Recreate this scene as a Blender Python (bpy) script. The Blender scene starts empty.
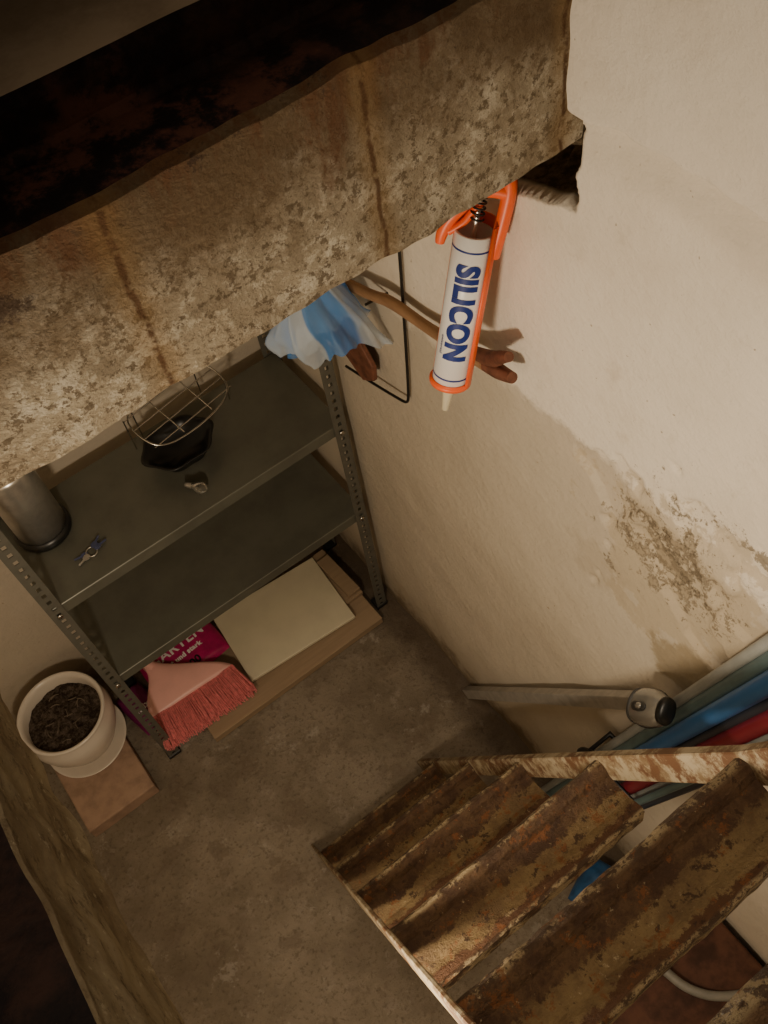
import bpy, bmesh, math, random
from mathutils import Vector, Matrix, noise
random.seed(7)
S=bpy.context.scene
COL=S.collection

# ---------------------------------------------------------------- node helpers
class M:
    def __init__(s,name,rough=.8,metal=0.0,spec=.3):
        s.m=bpy.data.materials.new(name); s.m.use_nodes=True
        s.n=s.m.node_tree.nodes; s.l=s.m.node_tree.links
        s.b=s.n['Principled BSDF']; s.b.inputs['Roughness'].default_value=rough
        s.b.inputs['Metallic'].default_value=metal
        s.b.inputs['Specular IOR Level'].default_value=spec
        g=s.n.new('ShaderNodeNewGeometry'); s.pos=g.outputs['Position']
        x=s.n.new('ShaderNodeSeparateXYZ'); s.l.new(s.pos,x.inputs[0]); s.x,s.y,s.z=x.outputs
    def inp(s,sock,v):
        if hasattr(v,'is_linked') or hasattr(v,'links'): s.l.new(v,sock)
        else: sock.default_value=v
    def noise(s,scale,detail=6,rough=.6,vec=None,stretch=None):
        t=s.n.new('ShaderNodeTexNoise'); t.inputs['Scale'].default_value=scale
        t.inputs['Detail'].default_value=detail; t.inputs['Roughness'].default_value=rough
        v=vec or s.pos
        if stretch:
            mp=s.n.new('ShaderNodeMapping'); mp.inputs['Scale'].default_value=stretch
            s.l.new(v,mp.inputs[0]); v=mp.outputs[0]
        s.l.new(v,t.inputs['Vector']); return t.outputs['Fac']
    def math(s,op,a,b=0.0,c=0.0):
        t=s.n.new('ShaderNodeMath'); t.operation=op
        s.inp(t.inputs[0],a); s.inp(t.inputs[1],b)
        if op in('MULTIPLY_ADD',): s.inp(t.inputs[2],c)
        return t.outputs[0]
    def step(s,v,lo,hi,a=0.0,b=1.0):
        t=s.n.new('ShaderNodeMapRange'); t.interpolation_type='SMOOTHSTEP'
        s.inp(t.inputs[0],v); t.inputs[1].default_value=lo; t.inputs[2].default_value=hi
        t.inputs[3].default_value=a; t.inputs[4].default_value=b
        return t.outputs[0]
    def mix(s,f,a,b):
        t=s.n.new('ShaderNodeMix'); t.data_type='RGBA'
        s.inp(t.inputs[0],f)
        for i,v in((6,a),(7,b)):
            if isinstance(v,tuple): t.inputs[i].default_value=(*v,1)
            else: s.l.new(v,t.inputs[i])
        return t.outputs[2]
    def wob(s,v,n,amt):
        return s.math('MULTIPLY_ADD',s.math('SUBTRACT',n,.5),amt,v)
    def ell(s,a,a0,ra,b,b0,rb,n,amt):
        p=s.math('POWER',s.math('ABSOLUTE',s.math('DIVIDE',s.math('SUBTRACT',a,a0),ra)),2.0)
        q=s.math('POWER',s.math('ABSOLUTE',s.math('DIVIDE',s.math('SUBTRACT',b,b0),rb)),2.0)
        d=s.math('SQRT',s.math('ADD',p,q))
        return s.wob(d,n,amt)
    def color(s,c):
        if isinstance(c,tuple): s.b.inputs['Base Color'].default_value=(*c,1)
        else: s.l.new(c,s.b.inputs['Base Color'])
        return s
    def bump(s,h,strength=.4,dist=.004):
        t=s.n.new('ShaderNodeBump'); t.inputs['Strength'].default_value=strength
        t.inputs['Distance'].default_value=dist; s.l.new(h,t.inputs['Height'])
        s.l.new(t.outputs[0],s.b.inputs['Normal']); return s

def simple(name,c,rough=.6,metal=0,spec=.4,var=.25,scale=30,bump=.1):
    m=M(name,rough,metal,spec)
    n=m.noise(scale,5)
    m.color(m.mix(m.step(n,.35,.7),c,tuple(v*(1-var) for v in c)))
    if bump: m.bump(n,bump,.002)
    return m.m

# ---------------------------------------------------------------- materials
w=M('whitewash_plaster',.9,0,.15)
n1=w.noise(2.2,8,.65); n2=w.noise(14,8,.7); n3=w.noise(60,6,.7)
base=w.mix(w.step(n1,.35,.7),(.82,.75,.64),(.68,.60,.49))
base=w.mix(w.step(n2,.57,.72,0,.35),base,(.52,.43,.32))
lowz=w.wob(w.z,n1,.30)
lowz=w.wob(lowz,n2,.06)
base=w.mix(w.step(lowz,1.31,1.33,.9,0),base,w.mix(n2,(.57,.50,.40),(.47,.405,.315)))  # wall duller below a wavy height: shadow edge painted into the colour
# yellowish damp halo, grey-brown bared plaster, dark flakes
st=w.ell(w.y,.36,.20,w.z,1.22,.23,n2,2.2)
base=w.mix(w.step(st,.70,.82,.6,0),base,(.46,.375,.26))
f1=w.noise(26,9,.78)
st2=w.ell(w.y,.38,.18,w.z,1.25,.19,f1,4.4)
base=w.mix(w.step(st2,.24,.32,.8,0),base,(.34,.275,.19))
st5=w.ell(w.y,.36,.20,w.z,1.27,.20,w.noise(45,8,.8),5.5)
base=w.mix(w.step(st5,-.02,.10,.85,0),base,(.21,.165,.11))
st4=w.ell(w.y,.28,.20,w.z,1.41,.045,w.noise(22,9,.8),4.5)
base=w.mix(w.step(st4,.08,.16,.9,0),base,(.29,.24,.175))
st3=w.ell(w.y,.30,.09,w.z,1.03,.08,n2,1.6)
base=w.mix(w.step(st3,.6,.9,.8,0),base,(.31,.245,.155))
st6=w.ell(w.y,.50,.12,w.z,1.10,.14,n2,2.6)
base=w.mix(w.step(st6,.3,.6,.45,0),base,(.42,.35,.26))
sc=w.step(w.noise(17,9,.82),.62,.66)
base=w.mix(w.math('MULTIPLY',sc,w.step(w.z,1.0,1.3,.5,.12)),base,(.36,.28,.19))
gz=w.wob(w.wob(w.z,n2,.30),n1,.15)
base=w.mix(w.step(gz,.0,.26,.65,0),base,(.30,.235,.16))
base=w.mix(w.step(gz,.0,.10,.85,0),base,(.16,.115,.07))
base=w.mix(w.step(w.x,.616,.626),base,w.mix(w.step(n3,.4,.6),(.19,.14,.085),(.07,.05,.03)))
sp=w.noise(95,2,.5)
base=w.mix(w.step(sp,.74,.77,0,.6),base,(.25,.17,.08))
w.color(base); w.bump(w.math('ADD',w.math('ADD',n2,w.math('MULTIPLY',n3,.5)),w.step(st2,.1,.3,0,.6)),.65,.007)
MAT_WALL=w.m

w=M('pitted_beam_plaster',.92,0,.15)
n1=w.noise(7,8,.7); n2=w.noise(42,8,.8); n3=w.noise(150,5,.7); n4=w.noise(110,6,.75)
base=w.mix(w.step(n1,.32,.66),(.48,.405,.295),(.27,.205,.13))
base=w.mix(w.step(n2,.50,.56,0,.9),base,w.mix(w.step(n1,.3,.65),(.74,.67,.54),(.44,.36,.25)))
base=w.mix(w.step(n4,.53,.58,0,.85),base,(.16,.115,.07))
zz=w.wob(w.wob(w.z,n1,.28),n2,.10)
base=w.mix(w.step(zz,1.86,1.97,0,.85),base,w.mix(n3,(.21,.14,.08),(.12,.075,.04)))
rs=w.wob(w.z,w.noise(11,7,.75,stretch=(1,1,.3)),.50)
base=w.mix(w.step(rs,1.95,2.02,0,.7),base,(.16,.068,.03))
dk=w.step(w.noise(16,9,.8),.57,.63)
base=w.mix(w.math('MULTIPLY',dk,w.step(w.z,1.82,1.96,.1,.8)),base,(.08,.05,.035))
wb=w.wob(w.x,w.noise(18,5,.7),.014)
gap=w.step(w.noise(38,4,.7),.36,.50)
for cx,wd in((.131,.0032),(.361,.0028),(.574,.003)):
    d=w.math('ABSOLUTE',w.math('SUBTRACT',wb,cx))
    base=w.mix(w.step(d,wd,wd*8,.5,0),base,(.32,.20,.085))
    base=w.mix(w.math('MULTIPLY',w.step(d,wd*.3,wd*1.4,.9,0),gap),base,(.13,.065,.03))
w.color(base); w.bump(w.math('ADD',w.math('MULTIPLY',n2,1.2),n3),1.0,.009)
MAT_BEAM=w.m

w=M('dirty_slab_edge',.9,0,.15)
n1=w.noise(12,8,.75); n2=w.noise(60,8,.8)
base=w.mix(w.step(n1,.35,.65),(.42,.345,.225),(.25,.19,.12))
base=w.mix(w.step(n2,.52,.62,0,.7),base,(.14,.10,.06))
base=w.mix(w.step(w.noise(90,5,.7),.6,.66,0,.7),base,(.56,.48,.34))
w.color(base); w.bump(n2,1,.008); MAT_EDGE=w.m

w=M('rusty_steel_frame',.75,.2,.2)
n=w.noise(30,8,.7); nn=w.noise(7,4)
base=w.mix(w.step(n,.4,.65),(.008,.005,.005),(.03,.014,.010))
base=w.mix(w.math('MULTIPLY',w.step(nn,.48,.6,0,.7),w.step(n,.46,.6)),base,(.11,.042,.026))
w.color(base); w.bump(n,.8,.004); MAT_RUST=w.m

w=M('upper_floor_screed',.85,0,.2)
n=w.noise(9,8,.7)
w.color(w.mix(w.step(n,.35,.7),(.50,.38,.26),(.32,.235,.155))); w.bump(n,.4,.003); MAT_UFLOOR=w.m

w=M('cellar_concrete',.88,0,.2)
n1=w.noise(3.5,8,.65); n2=w.noise(18,8,.7); n3=w.noise(90,6,.75)
base=w.mix(w.step(n1,.35,.68),(.29,.24,.18),(.175,.14,.10))
base=w.mix(w.step(n2,.52,.64,0,.5),base,(.36,.31,.25))
base=w.mix(w.step(n3,.52,.64,0,.7),base,(.13,.10,.07))
cr=w.noise(9,7,.7)
base=w.mix(w.step(cr,.52,.60,0,.6),base,(.155,.115,.08))
base=w.mix(w.step(w.noise(5.5,9,.8),.57,.63,0,.5),base,(.43,.385,.32))
base=w.mix(w.step(w.noise(13,9,.85,stretch=(1,1.6,1)),.62,.66,0,.45),base,(.48,.44,.37))
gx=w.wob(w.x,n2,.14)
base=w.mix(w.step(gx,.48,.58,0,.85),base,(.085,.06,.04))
w.color(base); w.bump(w.math('ADD',n2,n3),.9,.007); MAT_FLOOR=w.m

w=M('painted_shelf_steel',.42,.3,.5)
n=w.noise(12,6)
w.color(w.mix(w.step(n,.3,.7),(.165,.165,.132),(.13,.128,.103))); MAT_SHELF=w.m
w=M('galvanised_post',.5,.4,.5); n=w.noise(40,5)
w.color(w.mix(n,(.20,.195,.165),(.12,.115,.095))); MAT_POST=w.m

w=M('worn_tread_paint',.55,.15,.4)
at=w.n.new('ShaderNodeAttribute'); at.attribute_name='going'
n1=w.noise(13,8,.75); n2=w.noise(60,6,.75); n3=w.noise(30,8,.8)
g=w.wob(w.wob(at.outputs['Fac'],n3,.6),n1,.6)
base=w.mix(w.step(g,.44,.48),w.mix(w.step(n3,.4,.6),(.06,.03,.016),(.12,.068,.032)),w.mix(w.step(n1,.4,.6),(.22,.15,.068),(.135,.085,.04)))
base=w.mix(w.step(g,.80,.84),base,w.mix(n3,(.12,.055,.024),(.065,.03,.015)))
base=w.mix(w.step(at.outputs['Fac'],.02,.08,.75,0),base,w.mix(w.step(n3,.48,.54),(.06,.035,.02),(.36,.28,.16)))
base=w.mix(w.step(at.outputs['Fac'],.93,.97,0,.85),base,w.mix(w.step(n3,.46,.52),(.06,.035,.02),(.40,.31,.18)))
base=w.mix(w.step(n2,.56,.62,0,.9),base,(.045,.022,.012))
base=w.mix(w.step(w.noise(38,6,.8),.56,.62,0,.8),base,(.19,.07,.022))
base=w.mix(w.step(w.noise(70,6,.8),.63,.67,0,.8),base,(.40,.32,.20))
w.color(base); w.bump(w.math('ADD',n3,n2),1.0,.004); MAT_TREAD=w.m
w=M('stringer_cream_paint',.6,.1,.3); n=w.noise(25,8,.8)
base=w.mix(w.step(n,.44,.58),(.36,.30,.205),(.19,.13,.07))
w.color(w.mix(w.step(w.noise(12,6,.8),.50,.58),base,(.13,.065,.032))); w.bump(n,.4,.002); MAT_STR=w.m

MAT_CREAM=simple('cream_tile',(.66,.60,.44),.45,0,.4,.1,8,.03)
w=M('raw_plank',.8,0,.2); n=w.noise(9,6,.6,stretch=(1,14,6))
w.color(w.mix(n,(.38,.28,.185),(.25,.175,.11))); w.bump(n,.3,.002); MAT_WOOD=w.m
MAT_TERRA=simple('clay_tile',(.40,.27,.195),.85,0,.2,.3,22,.4)
MAT_STUB=simple('dry_stalk',(.24,.19,.14),.9,0,.2,.4,40,.6)
MAT_CERAMIC=simple('glazed_ceramic',(.74,.67,.58),.25,0,.6,.08,9,.02)
w=M('potting_soil',1,0,.1); n=w.noise(70,8,.8)
w.color(w.mix(w.step(n,.4,.65),(.035,.024,.018),(.18,.14,.11))); w.bump(n,1,.01); MAT_SOIL=w.m
MAT_PINK=simple('pink_plastic',(.86,.47,.42),.4,0,.5,.08,20,0)
MAT_BRIST=simple('pink_bristles',(.88,.27,.28),.7,0,.3,.3,120,.2)
MAT_MAG=simple('magenta_film',(.50,.015,.14),.3,0,.5,.3,30,.2)
MAT_PURP=simple('purple_film',(.22,.02,.12),.35,0,.5,.5,30,.2)
MAT_BLACK=simple('black_plastic',(.012,.012,.012),.35,0,.5,.2,30,.05)
MAT_STEEL=simple('brushed_steel',(.68,.65,.60),.30,.8,.5,.15,60,.03)
MAT_SILVER=simple('silver_plastic',(.46,.46,.44),.25,.6,.5,.1,30,.0)
MAT_DKGREY=simple('dark_grey_plastic',(.06,.06,.06),.4,.1,.5,.1,30,.0)
MAT_CHROME=simple('chrome_wire',(.6,.58,.54),.2,1,.5,.05,30,0)
MAT_ALU=simple('aluminium_tube',(.46,.43,.38),.4,.4,.5,.25,40,.05)
MAT_ORANGE=simple('orange_plastic',(.95,.13,.02),.4,0,.5,.1,30,0)
MAT_WHITEP=simple('white_cartridge',(.84,.83,.81),.35,0,.5,.03,20,0)
MAT_NOZ=simple('cream_nozzle',(.80,.72,.52),.4,0,.5,.05,20,0)
MAT_BLUEINK=simple('blue_print',(.012,.03,.20),.5,0,.3,.05,20,0)
MAT_WHITEINK=simple('white_print',(.8,.76,.76),.5,0,.3,.05,20,0)
MAT_DKMETAL=simple('dark_iron',(.05,.045,.04),.5,.8,.4,.3,60,.2)
w=M('bark_wood',.7,0,.3); n=w.noise(20,6,.6,stretch=(2,1,6))
w.color(w.mix(n,(.44,.26,.13),(.20,.10,.05))); w.bump(n,.5,.004); MAT_STICK=w.m
MAT_REDWOOD=simple('dark_red_wood',(.19,.075,.045),.6,0,.3,.5,40,.3)
MAT_BLUE=simple('blue_pipe',(.04,.17,.44),.35,0,.5,.1,30,0)
MAT_TEAL=simple('teal_pipe',(.12,.19,.20),.4,0,.5,.2,30,0)
MAT_REDP=simple('red_pipe',(.24,.02,.035),.35,0,.5,.1,30,0)
MAT_GREYP=simple('grey_pipe',(.33,.345,.33),.4,0,.5,.15,30,0)
MAT_DARKP=simple('dark_pipe',(.03,.035,.05),.4,0,.5,.1,30,0)
MAT_RUSTBOX=simple('rusty_brown_board',(.10,.042,.025),.7,0,.3,.6,25,.5)
MAT_HOSE=simple('grey_hose',(.22,.21,.18),.5,0,.4,.2,30,0)
MAT_NAVY=simple('navy_paint',(.012,.015,.035),.5,0,.3,.2,30,0)
w=M('striped_plastic_bag',.2,0,.5)
s1=w.n.new('ShaderNodeAttribute'); s1.attribute_name='stripe'
w.color(w.mix(w.step(s1.outputs['Fac'],.50,.66),(.60,.70,.82),(.10,.33,.80)))
w.b.inputs['Transmission Weight'].default_value=.3; w.b.inputs['IOR'].default_value=1.1; w.b.inputs['Alpha'].default_value=.66
w.bump(w.noise(40,3,.5),.5,.006); MAT_BAG=w.m

# ---------------------------------------------------------------- mesh helpers
def obj(name,verts,faces,mats,smooth=False,idx=None,parent=None):
    me=bpy.data.meshes.new(name); me.from_pydata([tuple(v) for v in verts],[],faces)
    o=bpy.data.objects.new(name,me); COL.objects.link(o)
    if not isinstance(mats,(list,tuple)): mats=[mats]
    for m in mats: me.materials.append(m)
    if idx:
        for p,i in zip(me.polygons,idx): p.material_index=i
    if smooth:
        for p in me.polygons: p.use_smooth=True
    me.update()
    if parent: o.parent=parent
    return o
def bevel(o,w=.003,seg=2):
    b=o.modifiers.new('b','BEVEL'); b.width=w; b.segments=seg; b.limit_method='ANGLE'; return o
def box(name,lo,hi,mat,parent=None,bv=.003,rot=None):
    c=[(a+b)/2 for a,b in zip(lo,hi)]; h=[(b-a)/2 for a,b in zip(lo,hi)]
    V=[Vector((sx*h[0],sy*h[1],sz*h[2])) for sx in(-1,1) for sy in(-1,1) for sz in(-1,1)]
    R=Matrix.Rotation(rot,3,'Z') if rot else Matrix.Identity(3)
    V=[R@v+Vector(c) for v in V]
    F=[(0,1,3,2),(4,6,7,5),(0,4,5,1),(2,3,7,6),(0,2,6,4),(1,5,7,3)]
    o=obj(name,V,F,mat,parent=parent)
    if bv: bevel(o,bv)
    return o
def empty(name):
    o=bpy.data.objects.new(name,None); COL.objects.link(o); o.empty_display_size=.05; return o
def tube(name,pts,r,mat,parent=None,smooth_path=True,cyc=False,res=6,rad=None):
    cu=bpy.data.curves.new(name,'CURVE'); cu.dimensions='3D'; cu.bevel_depth=r; cu.bevel_resolution=res
    cu.use_fill_caps=True; cu.resolution_u=10
    sp=cu.splines.new('NURBS' if smooth_path else 'POLY'); sp.points.add(len(pts)-1)
    for i,p in enumerate(pts):
        sp.points[i].co=(*p,1)
        if rad: sp.points[i].radius=rad[i]
    if smooth_path: sp.order_u=3; sp.use_endpoint_u=not cyc
    sp.use_cyclic_u=cyc
    o=bpy.data.objects.new(name,cu); COL.objects.link(o); cu.materials.append(mat)
    dg=bpy.context.evaluated_depsgraph_get(); me=bpy.data.meshes.new_from_object(o.evaluated_get(dg))
    bpy.data.objects.remove(o); o2=bpy.data.objects.new(name,me); COL.objects.link(o2)
    for p in me.polygons: p.use_smooth=True
    if parent: o2.parent=parent
    return o2
def lathe(name,prof,mat,center=(0,0,0),seg=48,parent=None,jit=None,T=None):
    V=[];F=[]
    for i,(r,z) in enumerate(prof):
        for k in range(seg):
            a=2*math.pi*k/seg; v=Vector((r*math.cos(a),r*math.sin(a),z))
            if jit: v=jit(v,i,a)
            V.append((T@v) if T else v+Vector(center))
    for i in range(len(prof)-1):
        for k in range(seg):
            k2=(k+1)%seg; F.append((i*seg+k,i*seg+k2,(i+1)*seg+k2,(i+1)*seg+k))
    return obj(name,V,F,mat,True,parent=parent)
def sm(e0,e1,x):
    t=max(0,min(1,(x-e0)/(e1-e0))); return t*t*(3-2*t)
def nz(*p): return noise.noise(Vector(p))

# ---------------------------------------------------------------- room shell
XW=.60; YB=1.53; XL=-.85; YF=-1.3
def axis_pts(a,b,coarse,bands):
    out=[a]
    while out[-1]<b:
        st=coarse
        for f0,f1,fine in bands:
            if f0<=out[-1]<f1: st=fine
        out.append(out[-1]+st)
    return out
YS=axis_pts(YF,YB+.04,.010,[(.10,.54,.005),(.54,.80,.0025)]); ZS=axis_pts(-.02,2.70,.010,[(1.05,1.50,.005),(1.64,1.86,.003)])
V=[];F=[]
for z in ZS:
    for y in YS:
        x=XW+.007*nz(y*3,z*3,1)+.003*nz(y*9,z*9,5)
        x-=.024*sm(1.838,1.848,z+.016*nz(y*6,0,3)+.008*nz(y*22,0,3)+.02*(y-.4))*(1-sm(.60,.62,y))
        if .05<y<.7 and 1.0<z<1.6:
            e=math.hypot((y-.35)/.20,(z-1.28)/.17)+.9*nz(y*11,z*11,9)+.5*nz(y*30,z*30,2)
            x+=.008*(1-sm(.62,.66,e))
        if .55<y<.85 and 1.62<z<1.83:
            zb=1.708-.30*max(0,y-.595)
            m=sm(.588,.593,y+.008*nz(z*30,1,1))*(1-sm(.80,.83,y))*sm(zb-.003,zb+.003,z+.010*nz(y*40,2,2))*(1-sm(1.80,1.81,z))
            x+=m*(.075+.05*nz(y*25,z*25,7)+.02*nz(y*80,z*80,1))
        V.append((x,y,z))
W=len(YS)
for j in range(len(ZS)-1):
    for i in range(W-1):
        F.append((j*W+i,(j+1)*W+i,(j+1)*W+i+1,j*W+i+1))
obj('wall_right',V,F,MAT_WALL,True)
box('wall_back',(XL-.1,YB,-.05),(XW+.02,YB+.1,1.80),MAT_WALL,bv=0)
box('wall_left',(XL-.1,YF,-.05),(XL,YB+.1,1.80),MAT_WALL,bv=0)
box('wall_front',(XL-.1,YF-.1,-.05),(XW+.02,YF,1.80),MAT_WALL,bv=0)
V=[];F=[];nx,ny2=120,200
for j in range(ny2+1):
    y=YF-.02+(YB-YF+.06)*j/ny2
    for i in range(nx+1):
        x=XL-.02+(XW+.04-XL)*i/nx
        z=.004*nz(x*4,y*4,0)+.002*nz(x*15,y*15,3)+.012*sm(.565,.60,x+.02*nz(y*8,2,2))
        V.append((x,y,z-.002))
for j in range(ny2):
    for i in range(nx):
        a=j*(nx+1)+i; F.append((a,a+1,a+nx+2,a+nx+1))
obj('floor',V,F,MAT_FLOOR,True)

def slab(name,prof,mats,pm,s0,s1,n,axis,amp):
    V=[];F=[];idx=[];k=len(prof)
    for i in range(n+1):
        s=s0+(s1-s0)*i/n
        for (u,z,a) in prof:
            du=a*amp*(nz(s*9,z*9,2)+.6*nz(s*35,z*35,4)); dz=a*amp*.6*(nz(s*13,u*13,8)+.5*nz(s*40,u*40,8))
            p=(s,u+du,z+dz) if axis=='x' else (u+du,s,z+dz)
            V.append(p)
    for i in range(n):
        for j in range(k):
            j2=(j+1)%k; F.append((i*k+j,(i+1)*k+j,(i+1)*k+j2,i*k+j2)); idx.append(pm[j])
    F.append(tuple(range(k))); idx.append(0); F.append(tuple(range(n*k,n*k+k))[::-1]); idx.append(0)
    o=obj(name,V,F,mats,False,idx)
    bm=bmesh.new(); bm.from_mesh(o.data); bmesh.ops.recalc_face_normals(bm,faces=bm.faces); bm.to_mesh(o.data); bm.free()
    return o
zs=[1.794+(1.982-1.794)*i/30 for i in range(31)]
prof=[(YB+.6,1.80,0),(1.0,1.797,0),(.600,1.788,.4)]+[(.588,z,1) for z in zs]+[(.595,1.989,1),(.615,1.992,.8),(.655,1.992,.5),(.660,2.000,.4),(.662,2.028,.3),(.672,2.034,.2),(YB+.6,2.034,0)]
pm=[0]*3+[0]*30+[0,1,1,1,1,1,2,2]
pm+= [0]*(len(prof)-len(pm))
slab('ceiling',prof,[MAT_BEAM,MAT_RUST,MAT_UFLOOR],pm,XL-.1,XW+.004,330,'x',.005)
prof=[(XL-.1,1.80,0),(-.120,1.793,.4)]+[(-.107+.010*i/30,z,1) for i,z in enumerate(zs)]+[(-.099,1.986,.8),(-.125,1.990,.6),(-.17,1.992,.4),(-.176,2.028,.2),(-.186,2.034,.1),(XL-.1,2.034,0)]
pm=[0]*2+[0]*30+[0,1,1,1,1,2,2]; pm+=[0]*(len(prof)-len(pm))
slab('ceiling_side',prof,[MAT_EDGE,MAT_RUST,MAT_UFLOOR],pm,YF-.1,.60,300,'y',.008)
box('ceiling_front',(-.12,YF-.1,1.797),(XW,-.165,2.034),MAT_BEAM,bv=.006)
box('cupboard_plinth',(-.6,.80,2.034),(.26,1.25,2.30),MAT_NAVY,bv=.006)

# ---------------------------------------------------------------- steel shelving unit
SH=empty('metal_shelving_unit')
def strip(origin,du,length,width,name):
    V=[];F=[]
    cols=[0,.35,.65,1.0]; pitch=.025; n=int(length/pitch)
    rows=[]
    for i in range(n):
        rows+= [i*pitch, i*pitch+.007, i*pitch+.018]
    rows.append(n*pitch)
    for z in rows:
        for c in cols: V.append(Vector(origin)+Vector(du)*width*c+Vector((0,0,z)))
    for r in range(len(rows)-1):
        for c in range(3):
            if c==1 and r%3==1: continue
            a=r*4+c; F.append((a,a+1,a+5,a+4))
    o=obj(name,V,F,MAT_POST,parent=SH)
    s=o.modifiers.new('s','SOLIDIFY'); s.thickness=.0022; s.offset=0
    return o
sx0,sx1,sy0,sy1=-.139,.574,1.195,1.475
for i,(px,py,dx,dy) in enumerate(((sx0,sy0,1,1),(sx1,sy0,-1,1),(sx0,sy1,1,-1),(sx1,sy1,-1,-1))):
    strip((px,py,.006),(dx,0,0),1.55,.030,f'post_{i+1}_face')
    strip((px,py,.006),(0,dy,0),1.55,.030,f'post_{i+1}_side')
    box(f'foot_{i+1}',(min(px-.004*dx,px+.032*dx),min(py-.004*dy,py+.032*dy),-.001),(max(px-.004*dx,px+.032*dx),max(py-.004*dy,py+.032*dy),.012),MAT_BLACK,SH,.002)
def tray(z,name):
    x0,x1,y0,y1=sx0+.004,sx1-.004,sy0+.004,sy1-.004
    h=.03; t=.012
    V=[];F=[]
    def ring(ix,zz): 
        b=len(V); V.extend([(x0+ix,y0+ix,zz),(x1-ix,y0+ix,zz),(x1-ix,y1-ix,zz),(x0+ix,y1-ix,zz)]); return b
    a=ring(.0015,z); b=ring(0,z-.0015); c=ring(0,z-h); d=ring(t,z-h)
    F.append((a,a+1,a+2,a+3))
    for p,q in((a,b),(b,c),(c,d)):
        for k in range(4): k2=(k+1)%4; F.append((p+k,q+k,q+k2,p+k2))
    o=obj(name,V,F,MAT_SHELF,parent=SH); s=o.modifiers.new('s','SOLIDIFY'); s.thickness=.0015; s.offset=-1
    return o
for i,z in enumerate((.475,.812,1.30)): tray(z,f'shelf_{i+1}')
for i,z in enumerate((.455,.79)):
    for px,d in((sx0,1),(sx1,-1)):
        lathe(f'bolt_{i}{d}',[(0,0),(.006,0),(.006,.004),(0,.004)],MAT_CHROME,parent=SH,seg=8,T=Matrix.Translation((px+.015*d,sy0-.001,z))@Matrix.Rotation(math.pi/2,4,'X'))

# ---------------------------------------------------------------- steep metal ladder stair
LD=empty('metal_ladder_stairs')
steps=[(.684,.200),(.5385,.532),(.393,.8635),(.2475,1.195),(.102,1.527),(-.020,1.862)]
lx0,lx1=.032,.357
def tread(i,y,z):
    d=.080
    P=[(y+.003,z-.034),(y+.005,z-.006),(y+.001,z+.002),(y-.007,z+.005),(y-.014,z+.001),(y-.020,z-.006),(y-d*.45,z-.008),(y-d+.024,z-.006),(y-d+.014,z+.001),(y-d+.005,z+.005),(y-d,z-.001),(y-d-.002,z-.034),
       (y-d+.002,z-.034),(y-d+.004,z-.013),(y-.004,z-.013),(y-.002,z-.034)]
    V=[];F=[];n=90;k=len(P);gv=[]
    for a in range(n+1):
        x=lx0+(lx1-lx0)*a/n
        for q,(yy,zz) in enumerate(P):
            V.append((x,yy+.0018*nz(x*14,yy*30,i)+.0012*nz(x*60,yy*30,i),zz+.0022*nz(x*22,yy*40,i+5))); gv.append(max(0,min(1,(y-yy)/d)) if q<12 else .5)
    for a in range(n):
        for b in range(k): b2=(b+1)%k; F.append((a*k+b,(a+1)*k+b,(a+1)*k+b2,a*k+b2))
    F.append(tuple(range(k))); F.append(tuple(range(n*k,n*k+k))[::-1])
    o=obj(f'tread_{i+1}',V,F,MAT_TREAD,parent=LD)
    bm=bmesh.new(); bm.from_mesh(o.data); bmesh.ops.recalc_face_normals(bm,faces=bm.faces); bm.to_mesh(o.data); bm.free()
    at=o.data.attributes.new('going','FLOAT','POINT')
    for q,v in enumerate(gv): at.data[q].value=v
for i,(y,z) in enumerate(steps): tread(i,y,z)
line=[(.772,.0)]+steps+[(-.080,2.02)]
for nm,xa,xb in(('stringer_left',lx0-.006,lx0),('stringer_right',lx1,lx1+.014)):
    V=[];F=[]
    for (y,z) in line:
        y2=y-.030
        V+= [(xa,y+.006,z+.004),(xb,y+.006,z+.004),(xb,y2,z-.004 if z>.01 else 0),(xa,y2,z-.004 if z>.01 else 0)]
    n=len(line)
    for a in range(n-1):
        for b in range(4): b2=(b+1)%4; F.append((a*4+b,a*4+b2,(a+1)*4+b2,(a+1)*4+b))
    F.append((3,2,1,0)); F.append((n*4-4,n*4-3,n*4-2,n*4-1))
    o=obj(nm,V,F,MAT_STR,parent=LD); bevel(o,.0015,1)

# ---------------------------------------------------------------- caulking gun
GUN=empty('caulking_gun')
top=Vector((.553,.701,1.642)); bot=Vector((.493,.690,1.436))
a=(top-bot).normalized(); f=(Vector((0,0,2.4))-(top+bot)/2); f=(f-a*f.dot(a)).normalized(); r=a.cross(f)
T=Matrix(((r.x,a.x,f.x,top.x),(r.y,a.y,f.y,top.y),(r.z,a.z,f.z,top.z),(0,0,0,1)))
RY=T@Matrix.Rotation(-math.pi/2,4,'X')
L=.215; R=.0235
lathe('cartridge',[(0,-L),(R,-L),(R,-.001),(R-.001,0),(R-.003,0),(R-.003,-.02),(0,-.02)],MAT_WHITEP,parent=GUN,T=RY)
lathe('nozzle',[(0,-L-.048),(.0045,-L-.048),(.0085,-L-.004),(.011,-L-.001),(0,-L)],MAT_NOZ,parent=GUN,T=RY,seg=20)
lathe('front_ring',[(R-.012,-L-.002),(R+.003,-L-.002),(R+.004,-L+.001),(R+.004,-L+.004),(R+.0005,-L+.006)],MAT_ORANGE,parent=GUN,T=RY)
for yy,tk in((-.018,.0012),(-.200,.0012)):
    lathe('print_line',[(R+.0003,yy-tk),(R+.0004,yy),(R+.0003,yy+tk)],MAT_BLUEINK,parent=GUN,T=RY)
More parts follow.
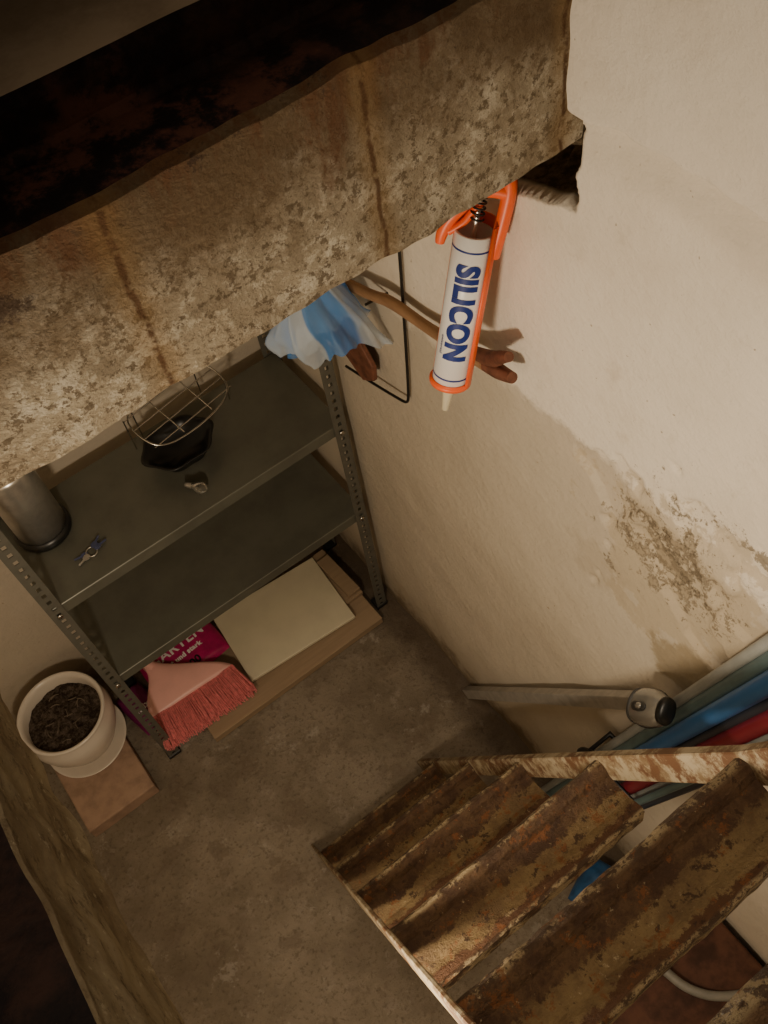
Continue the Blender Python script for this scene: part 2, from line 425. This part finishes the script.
def shell(name,r0,a0,a1,y0,y1,mat,th=.0025):
    V=[];F=[];n=24
    for k in range(n+1):
        t=math.radians(a0+(a1-a0)*k/n)
        for y in(y0,y1): V.append(T@Vector((r0*math.cos(t),y,r0*math.sin(t))))
    for k in range(n): F.append((2*k,2*k+2,2*k+3,2*k+1))
    o=obj(name,V,F,mat,True,parent=GUN); s=o.modifiers.new('s','SOLIDIFY'); s.thickness=th; s.offset=0
shell('cradle',R+.003,36,-150,-L,.012,MAT_ORANGE,.003)
def loc(p): return T@Vector(p)
tube('frame_arm',[loc(p) for p in((.026,-.03,-.002),(.029,.0,0),(.031,.03,0),(.032,.058,0),(.026,.074,-.004),(.010,.078,-.01))],.0085,MAT_ORANGE,GUN)
tube('handle',[loc(p) for p in((.032,.050,0),(.015,.052,0),(-.002,.050,0),(-.012,.040,0),(-.020,.026,0),(-.032,.008,0),(-.038,-.012,0),(-.038,-.022,0))],.008,MAT_ORANGE,GUN,rad=[1,1.1,1.2,1.2,1.1,1,.9,.7])
tube('trigger',[loc(p) for p in((.002,.034,0),(-.006,.022,0),(-.014,.006,.002),(-.030,-.006,.002))],.0045,MAT_ORANGE,GUN)
tube('plunger_rod',[loc((0,-.02,0)),loc((0,.1,0))],.0035,MAT_STEEL,GUN,False)
tube('spring',[loc((.008*math.cos(t),.014+.0011*t,.008*math.sin(t))) for t in [k*.5 for k in range(70)]],.0014,MAT_DKMETAL,GUN,res=3)
box('pressure_block',(-.5,-.5,-.5),(.5,.5,.5),MAT_DKMETAL,GUN,0).matrix_world=T@Matrix.Translation((.004,.056,0))@Matrix.Diagonal((.022,.012,.014,1))
tube('hanging_nail',[T@Vector((.026,.074,-.004)),Vector((.60,.705,1.66)),Vector((.61,.70,1.66))],.003,MAT_DKMETAL,GUN,False)
def text_mesh(name,txt,size,mapf,mat,parent,off=.0,sx=1.0):
    c=bpy.data.curves.new(name,'FONT'); c.body=txt; c.size=size; c.align_x='CENTER'; c.align_y='CENTER'; c.offset=off; c.resolution_u=6
    c.space_character=1.08
    o=bpy.data.objects.new(name,c); COL.objects.link(o)
    dg=bpy.context.evaluated_depsgraph_get(); me=bpy.data.meshes.new_from_object(o.evaluated_get(dg)); bpy.data.objects.remove(o)
    bm=bmesh.new(); bm.from_mesh(me); bmesh.ops.triangulate(bm,faces=bm.faces)
    bmesh.ops.subdivide_edges(bm,edges=[e for e in bm.edges if e.calc_length()>size*.12],cuts=3,use_grid_fill=False)
    bmesh.ops.triangulate(bm,faces=bm.faces)
    for v in bm.verts: v.co=mapf(Vector((v.co.x*sx,v.co.y,0)))
    bm.to_mesh(me); bm.free(); me.materials.clear(); me.materials.append(mat)
    o=bpy.data.objects.new(name,me); COL.objects.link(o); o.parent=parent; return o
def cyl(v):
    th=math.pi/2-(v.y-.001)/R
    rr=R+.0007
    return T@Vector((rr*math.cos(th),-.102-v.x,rr*math.sin(th)))
text_mesh('print_text','SILICON',.038,cyl,MAT_BLUEINK,GUN,.0021,.89)
text_mesh('print_small','universal',.007,lambda v:T@Vector(((R+.0007)*math.cos(math.pi/2-(v.y-.019)/R),-.150-v.x,(R+.0007)*math.sin(math.pi/2-(v.y-.019)/R))),MAT_BLUEINK,GUN)

# ---------------------------------------------------------------- branch, wire, bag
ST=empty('wooden_branch_stick')
tube('shaft',[(.566,1.09,1.292),(.568,1.05,1.306),(.570,.985,1.326),(.574,.946,1.342),(.577,.87,1.348),(.574,.82,1.362),(.570,.76,1.384),(.566,.705,1.402)],.0095,MAT_STICK,ST,rad=[1.2,1,.9,1.05,.9,1.0,1.15,1.2])
tube('fork_upper',[(.568,.73,1.400),(.566,.69,1.420),(.564,.668,1.446),(.562,.652,1.460)],.010,MAT_REDWOOD,ST,rad=[1,1.2,.9,.7])
tube('fork_lower',[(.568,.725,1.394),(.568,.69,1.402),(.568,.668,1.408),(.566,.650,1.418)],.010,MAT_REDWOOD,ST,rad=[1,1.2,1.0,.8])
for i,(y,z) in enumerate(((.99,1.314),(.80,1.352))): tube(f'nail_{i+1}',[(.555,y,z),(.602,y,z-.004)],.0022,MAT_DKMETAL,ST,False)
WR=empty('wire_hook_tool')
tube('wire',[(.588,.895,1.50),(.588,.908,1.53),(.590,.922,1.51),(.590,.924,1.46),(.589,.936,1.28),(.588,.950,1.10),(.586,.955,1.078),(.584,.975,1.072),(.582,1.06,1.045),(.58,1.15,1.02)],.0026,MAT_DKMETAL,WR)
V=[(.570,1.03,1.120),(.570,1.035,1.080),(.570,1.075,1.050),(.570,1.16,1.10),(.570,1.155,1.17),(.570,1.10,1.20)]
V+=[(x+.010,y,z) for x,y,z in V]
bevel(obj('wooden_wedge_grip',V,[(0,1,2,3,4,5),(11,10,9,8,7,6)]+[(k,k+6,(k+1)%6+6,(k+1)%6) for k in range(6)],MAT_REDWOOD,parent=WR),.002)

# film bag: gathered neck, flattened body with a few long creases, slanted loose hem
bagV=[];bagF=[];n=150;rows=48
vals=[]
cx,cy=.478,1.035
for j in range(rows+1):
    t=j/rows; z=1.45-.225*t
    rad=.010+.050*sm(.0,.8,t)
    for k in range(n):
        an=2*math.pi*k/n; c_,s_=math.cos(an),math.sin(an)
        cr=nz(c_*1.7,s_*1.7,t*1.5)+.35*nz(c_*4,s_*4,t*3+3)
        ridge=abs(nz(c_*2.6+5,s_*2.6,t*.8))
        rr=rad*(1+t**.6*(.55*cr-1.0*ridge+.28))
        drop=.07*t*t*nz(c_*1.2+4,s_*1.2,11)+.012*t*t*nz(c_*4,s_*4,17)
        bagV.append((cx+.030*t+rr*c_*1.3,cy-.004*t+rr*s_*.72,z+drop*1.5-.015*t*c_))
        vals.append(.5+.5*math.sin(an*3.0+.4+.5*cr))
for j in range(rows):
    for k in range(n):
        k2=(k+1)%n; bagF.append((j*n+k,j*n+k2,(j+1)*n+k2,(j+1)*n+k))
BG=obj('plastic_bag',bagV,bagF,MAT_BAG,True)
at=BG.data.attributes.new('stripe','FLOAT','POINT')
for i,v in enumerate(vals): at.data[i].value=v
tube('bag_cord',[(cx,cy,1.43),(cx,cy,1.80)],.0025,MAT_WHITEINK,BG,False)

# ---------------------------------------------------------------- things on the shelf
zt=.8125
CN=empty('steel_canister')
cc=(-.058,1.385,zt)
lathe('body',[(.0,.012),(.052,.012),(.052,.205),(.050,.212),(.045,.216),(0,.218)],MAT_STEEL,cc,parent=CN)
lathe('base',[(0,0),(.058,0),(.059,.004),(.059,.016),(.053,.020)],MAT_BLACK,cc,parent=CN)
lathe('lid_knob',[(0,.216),(.012,.217),(.014,.228),(.010,.236),(0,.237)],MAT_BLACK,cc,parent=CN,seg=24)
def scal(v,i,a):
    q=1+.05*math.cos(6*a)*(i>1); return Vector((v.x*q*1.08,v.y*q*.86,v.z))
lathe('black_bowl',[(0,.001),(.045,.001),(.055,.008),(.066,.030),(.074,.038),(.076,.041),(.071,.040),(.060,.030),(.048,.010),(0,.007)],MAT_BLACK,(.262,1.358,zt),jit=scal)
RK=empty('wire_rack')
def rk(u,v):
    return Vector((.228+u*.19-v*.03,1.352+v*.085+u*.03,zt+.052+v*.060+.004*u))
tube('rim',[rk(0,0),rk(.5,-.12),rk(1,0),rk(1.08,.5),rk(1,1),rk(.5,1.1),rk(0,1),rk(-.08,.5)],.0022,MAT_CHROME,RK,cyc=True)
for i in range(4):
    v=.12+.25*i; tube(f'bar_{i+1}',[rk(-.05,v),rk(1.05,v)],.0014,MAT_CHROME,RK,False,res=3)
tube('cross_bar',[rk(.3,0),rk(.3,1.05)],.0016,MAT_CHROME,RK,False,res=3)
tube('cross_bar_2',[rk(.7,0),rk(.7,1.05)],.0016,MAT_CHROME,RK,False,res=3)
for i,(u,v) in enumerate(((-.05,.9),(1.05,.3),(.1,1),(.95,1))):
    p=rk(u,v); tube(f'leg_{i+1}',[p,(p.x,p.y+.01,zt+.001)],.0016,MAT_CHROME,RK,False,res=3)
w=M('clear_glass',.05,0,.5); w.color((.6,.57,.5)); w.b.inputs['Transmission Weight'].default_value=.9
LBP=empty('light_bulb')
TB=Matrix.Translation((.232,1.262,zt+.0135))@Matrix.Rotation(math.radians(35),4,'Z')@Matrix.Rotation(math.radians(90),4,'X')@Matrix.Scale(.8,4)
lathe('glass',[(0,.045),(.009,.042),(.0155,.032),(.016,.022),(.011,.010),(.007,0)],w.m,parent=LBP,T=TB,seg=24)
lathe('cap',[(.007,.002),(.0075,-.004),(.0068,-.007),(.0075,-.010),(.0068,-.013),(.006,-.018),(0,-.021)],MAT_STEEL,parent=LBP,T=TB,seg=24)
KY=empty('key_bunch')
k0=Vector((-.006,1.266,zt+.003))
tube('ring',[k0+Vector((.012*math.cos(t),.012*math.sin(t),0)) for t in [i*math.pi/6 for i in range(12)]],.0012,MAT_STEEL,KY,cyc=True,res=3)
MAT_BKEY=simple('blue_key_tag',(.10,.12,.24),.4,.3,.5,.2,40,0)
for i,an in enumerate((170,200,10,40)):
    an=math.radians(an); d=Vector((math.cos(an),math.sin(an),0)); e=Vector((-d.y,d.x,0))
    b0=k0+d*.008+Vector((0,0,.001*i))
    V=[b0+e*.004,b0-e*.004,b0+d*.006-e*.007,b0+d*.013-e*.005,b0+d*.015-e*.002,b0+d*.028-e*.002,b0+d*.030,b0+d*.028+e*.002,b0+d*.015+e*.002,b0+d*.013+e*.005,b0+d*.006+e*.007]
    o=obj(f'key_{i+1}',V,[tuple(range(11))],MAT_BKEY if i!=1 else MAT_STEEL,parent=KY); q=o.modifiers.new('s','SOLIDIFY'); q.thickness=.0016

# ---------------------------------------------------------------- floor-level items
box('wooden_board',(-.02,1.150,.004),(.530,1.435,.030),MAT_WOOD,bv=.002)
box('wooden_board.001',(.32,1.240,.0305),(.530,1.43,.046),MAT_WOOD,bv=.002,rot=.04)
box('cream_floor_tile',(.150,1.200,.0465),(.478,1.435,.058),MAT_CREAM,bv=.002,rot=-.07)
box('wood_offcut',(.488,1.25,.0465),(.528,1.40,.062),MAT_WOOD,bv=.002,rot=.05)
BR=empty('pink_broom_head')
def bp(u,t,h):
    apex=Vector((-.052,1.405,.100)); base=Vector((.006,1.265,.088)); dirx=Vector((.97,-.03,0)).normalized()
    p=apex.lerp(base,t); wdt=.018+.104*sm(0,1,t)
    return p+dirx*u*wdt+Vector((0,0,h))
V=[];F=[]
NU,NT=16,12
for side in(1,-1):
    for j in range(NT+1):
        for i in range(NU+1):
            u=-1+2*i/NU; t=j/NT
            V.append(bp(u,t,side*(.014-.008*u*u)*(1-.2*t)+.006*math.sin(t*3)))
o0=(NU+1)*(NT+1)
for s_ in(0,1):
    for j in range(NT):
        for i in range(NU):
            a_=s_*o0+j*(NU+1)+i; q=(a_,a_+1,a_+NU+2,a_+NU+1); F.append(q if s_ else q[::-1])
for i in range(NU):
    F.append((i,i+1,o0+i+1,o0+i)); b_=NT*(NU+1); F.append((b_+i,o0+b_+i,o0+b_+i+1,b_+i+1))
for j in range(NT):
    p=j*(NU+1); q=(j+1)*(NU+1); F.append((p,o0+p,o0+q,q)); F.append((p+NU,q+NU,o0+q+NU,o0+p+NU))
obj('head_shell',V,F,MAT_PINK,True,parent=BR)
tube('handle_socket',[bp(0,.12,.004),bp(0,-.20,.008)],.015,MAT_PINK,BR,False)
lathe('socket_end',[(0,0),(.012,0),(.012,.008),(0,.008)],MAT_WHITEINK,parent=BR,seg=20,T=Matrix.Translation(bp(0,-.21,.012)))
V=[];F=[]
for rrow in range(7):
    for i in range(110):
        u=-1+2*(i+random.random()*.6)/110; hh=-.012+.004*rrow
        p=bp(u,.97,hh*.7); dr=Vector((u*.12+random.uniform(-.07,.07),-1.0,-.30+.05*rrow+random.uniform(-.07,.07))).normalized()
        e=p+dr*random.uniform(.084,.098)
        if e.z<.034: e.z=.034+random.uniform(0,.004)
        m=(p+e)/2+Vector((0,0,.004)); wv=Vector((.0012,0,0)); hv=Vector((0,0,.0012))
        b=len(V)
        for q in(p,m,e): V+= [q-wv,q+hv,q+wv,q-hv]
        for k in(0,4):
            for c in range(4): c2=(c+1)%4; F.append((b+k+c,b+k+c2,b+k+4+c2,b+k+4+c))
        F.append((b+8,b+9,b+10,b+11))
obj('bristles',V,F,MAT_BRIST,parent=BR)
def packet(name,c,lx,ly,h,rot,mat,text=None):
    E=empty(name); Rz=Matrix.Rotation(rot,4,'Z'); TT=Matrix.Translation(c)@Rz
    V=[];F=[];nx,ny=28,18
    def hgt(u,v): 
        return h*(max(0,1-abs(u)**4)*max(0,1-abs(v)**4))**.5*(1+.12*nz(u*3,v*3,c[0]*9))
    for s_ in(1,-1):
        for j in range(ny+1):
            for i in range(nx+1):
                u=-1+2*i/nx; v=-1+2*j/ny
                z=h*.5+(s_*hgt(u,v)*.5 if s_>0 else -hgt(u,v)*.44)
                V.append(TT@Vector((u*lx/2*(1-.04*v*v),v*ly/2*(1-.05*u*u),z)))
    o0=(nx+1)*(ny+1)
    for s_ in(0,1):
        for j in range(ny):
            for i in range(nx):
                a_=s_*o0+j*(nx+1)+i; q=(a_,a_+1,a_+nx+2,a_+nx+1); F.append(q if not s_ else q[::-1])
    obj('pouch',V,F,mat,True,parent=E)
    if text:
        for (s_,sz,oy,m_) in text:
            text_mesh('label',s_,sz,lambda v:TT@Vector((v.x,v.y+oy,h*.5+hgt(v.x/lx*2,(v.y+oy)/ly*2)*.5+.0012)),m_,E,.001)
packet('magenta_packet',(.035,1.392,.033),.23,.135,.045,.08,MAT_MAG,[('GARTEN',.042,.028,MAT_WHITEINK),('gut und stark',.020,-.006,MAT_WHITEINK),('1000',.03,-.042,MAT_BLACK)])
packet('purple_packet',(-.128,1.350,.002),.085,.15,.05,.2,MAT_PURP,[('mix',.028,-.01,MAT_WHITEINK)])

box('clay_tile_base',(-.395,1.135,-.001),(-.205,1.455,.050),MAT_TERRA,bv=.004)
FP=empty('ceramic_flower_pot'); pc=(-.285,1.352,.0505)
lathe('saucer',[(0,0),(.085,0),(.100,.010),(.108,.022),(.105,.023),(.094,.014),(0,.010)],MAT_CERAMIC,pc,parent=FP,seg=64)
lathe('pot',[(0,.011),(.060,.011),(.068,.016),(.088,.050),(.106,.095),(.114,.135),(.112,.160),(.106,.176),(.106,.184),(.111,.192),(.108,.196),(.102,.193),(.097,.184),(.096,.15),(.094,.10)],MAT_CERAMIC,pc,parent=FP,seg=64)
def sj(v,i,a): 
    v=v.copy(); v.z+=.012*nz(v.x*30,v.y*30,2)+.006*nz(v.x*90,v.y*90,2); return v
lathe('soil',[(.0,.162),(.02,.163),(.035,.162),(.05,.160),(.06,.159),(.07,.158),(.08,.157),(.09,.155),(.0975,.153)],MAT_SOIL,pc,parent=FP,seg=64,jit=sj)
random.seed(3)
for i in range(14):
    a_=random.uniform(0,6.28); rr=random.uniform(0,.07); p=Vector(pc)+Vector((rr*math.cos(a_),rr*math.sin(a_),.164)); d=random.uniform(0,6.28)
    tube('dry_twig',[p,p+Vector((.01*math.cos(d),.01*math.sin(d),.006)),p+Vector((.022*math.cos(d+.5),.022*math.sin(d+.5),.002))],.0011,MAT_STUB,FP,res=2)

# ---------------------------------------------------------------- right wall base
BA=Vector((.575,.835,.018)); BB=Vector((.572,.330,.905)); ax=(BB-BA).normalized(); s1_=Vector((1,0,0)); s1_=(s1_-ax*s1_.dot(ax)).normalized(); s2_=ax.cross(s1_)
V=[BA+s1_*a_*.010+s2_*b_*.014 for a_,b_ in((-1,-1),(1,-1),(1,1),(-1,1))]+[BB+s1_*a_*.010+s2_*b_*.014 for a_,b_ in((-1,-1),(1,-1),(1,1),(-1,1))]
V+=[BB+s1_*a_*.008+s2_*b_*.012 for a_,b_ in((-1,-1),(1,-1),(1,1),(-1,1))]+[BB-ax*.05+s1_*a_*.008+s2_*b_*.012 for a_,b_ in((-1,-1),(1,-1),(1,1),(-1,1))]
F=[(3,2,1,0)]
for k in range(4):
    k2=(k+1)%4; F+=[(k,k2,4+k2,4+k),(4+k,4+k2,8+k2,8+k),(8+k,8+k2,12+k2,12+k)]
F.append((12,13,14,15))
bevel(obj('aluminium_bar',V,F,MAT_ALU),.001,1)
PB=empty('pipe_bundle')
pl=[(.000,.571,.009,MAT_GREYP),(.019,.566,.012,MAT_TEAL),(.038,.550,.014,MAT_BLUE),(.040,.578,.011,MAT_DARKP),(.060,.560,.010,MAT_DARKP),(.079,.556,.014,MAT_REDP),(.100,.568,.010,MAT_GREYP),(.118,.560,.011,MAT_DARKP),(.106,.540,.007,MAT_TEAL)]
for i,(oy,x,rr,mt) in enumerate(pl):
    x=min(x,.593-rr-.006)
    tube(f'pipe_{i+1}',[(x-.02,.523-oy,.004+rr*.3),(x,.523-oy-.243*1.0,1.0),(x,.523-oy-.243*1.72,1.72)],rr,mt,PB,False)
tube('strap',[(.530,.395,.60),(.530,.27,.60),(.585,.27,.60),(.588,.395,.60)],.006,MAT_BLACK,PB,False,cyc=True)
tube('strap_buckle',[(.528,.405,.58),(.526,.40,.60),(.530,.375,.615)],.011,MAT_BLACK,PB)
TO=empty('silver_lantern')
Lp=Vector((.530,.300,1.000))
TT=Matrix.Translation(Lp)@Matrix.Rotation(math.radians(-55),4,'X')@Matrix.Rotation(math.radians(-35),4,'Y')
def ellips(name,sc,off,mat,pw=2.5):
    V=[];F=[];n,m=32,16
    for j in range(m+1):
        ph=-math.pi/2+math.pi*j/m
        for k in range(n):
            th=2*math.pi*k/n
            g=lambda c:math.copysign(abs(c)**(2/pw),c)
            V.append(TT@(Vector((g(math.cos(ph))*g(math.cos(th))*sc[0],g(math.cos(ph))*g(math.sin(th))*sc[1],g(math.sin(ph))*sc[2]))+Vector(off)))
    for j in range(m):
        for k in range(n): k2=(k+1)%n; F.append((j*n+k,j*n+k2,(j+1)*n+k2,(j+1)*n+k))
    obj(name,V,F,mat,True,parent=TO)
ellips('body',(.029,.052,.021),(0,0,0),MAT_SILVER,2.3)
ellips('side_trim',(.0305,.049,.007),(0,0,-.002),MAT_BLACK,2.3)
ellips('rubber_band',(.0275,.006,.0215),(0,.028,0),MAT_DKGREY,2.3)
ellips('lens_housing',(.021,.009,.015),(0,-.046,0),MAT_BLACK,2.4)
ellips('switch_slot',(.008,.020,.004),(-.003,-.004,.0205),MAT_DKGREY,2.4)
ellips('switch',(.005,.007,.004),(-.003,-.010,.0235),MAT_SILVER,2.4)
box('rusty_brown_crate',(.285,-.34,-.001),(.585,.13,.30),MAT_RUSTBOX,bv=.006)
tube('grey_hose',[(.40,.12,.313),(.425,.09,.313),(.43,.05,.313),(.44,.0,.313),(.48,-.05,.313),(.54,-.08,.313)],.009,MAT_HOSE)
packet('blue_bag_bundle',(.50,.25,.0),.12,.14,.07,.3,simple('faded_blue_film',(.03,.11,.26),.4,0,.5,.4,30,.2))

# ---------------------------------------------------------------- light
def lamp(name,loc,e,r_,c,kind='POINT'):
    l=bpy.data.lights.new(name,kind); l.energy=e; l.shadow_soft_size=r_; l.color=c
    o=bpy.data.objects.new(name,l); COL.objects.link(o); o.location=loc; return o
lamp('cellar_bulb',(-.25,.18,1.46),23,.05,(1,.83,.61))
up_=lamp('added_hatch_spot',(.05,-.05,3.4),62,.12,(1,.83,.62),'SPOT')  # added unseen spot; soft cone lights the opening, leaves upper floor dim
up_.data.spot_size=math.radians(44); up_.data.spot_blend=.9
up_.rotation_euler=(Vector((.50,.34,0))-Vector((.05,-.05,3.4))).to_track_quat('-Z','Y').to_euler()
wd=bpy.data.worlds.new('w'); S.world=wd; wd.use_nodes=True
wd.node_tree.nodes['Background'].inputs[0].default_value=(.9,.78,.64,1); wd.node_tree.nodes['Background'].inputs[1].default_value=.055

# ---------------------------------------------------------------- camera
cam=bpy.data.cameras.new('camera'); co=bpy.data.objects.new('camera',cam); COL.objects.link(co)
rt=Vector((.7954,-.5961,-.1094)); up=Vector((.5476,.6296,.5512)); fw=Vector((.2596,.4983,-.8272))
bk=-fw
co.matrix_world=Matrix(((rt.x,up.x,bk.x,0),(rt.y,up.y,bk.y,0),(rt.z,up.z,bk.z,2.4),(0,0,0,1)))
cam.sensor_fit='VERTICAL'; cam.sensor_height=36; cam.lens=34.03; cam.clip_start=.01
S.camera=co
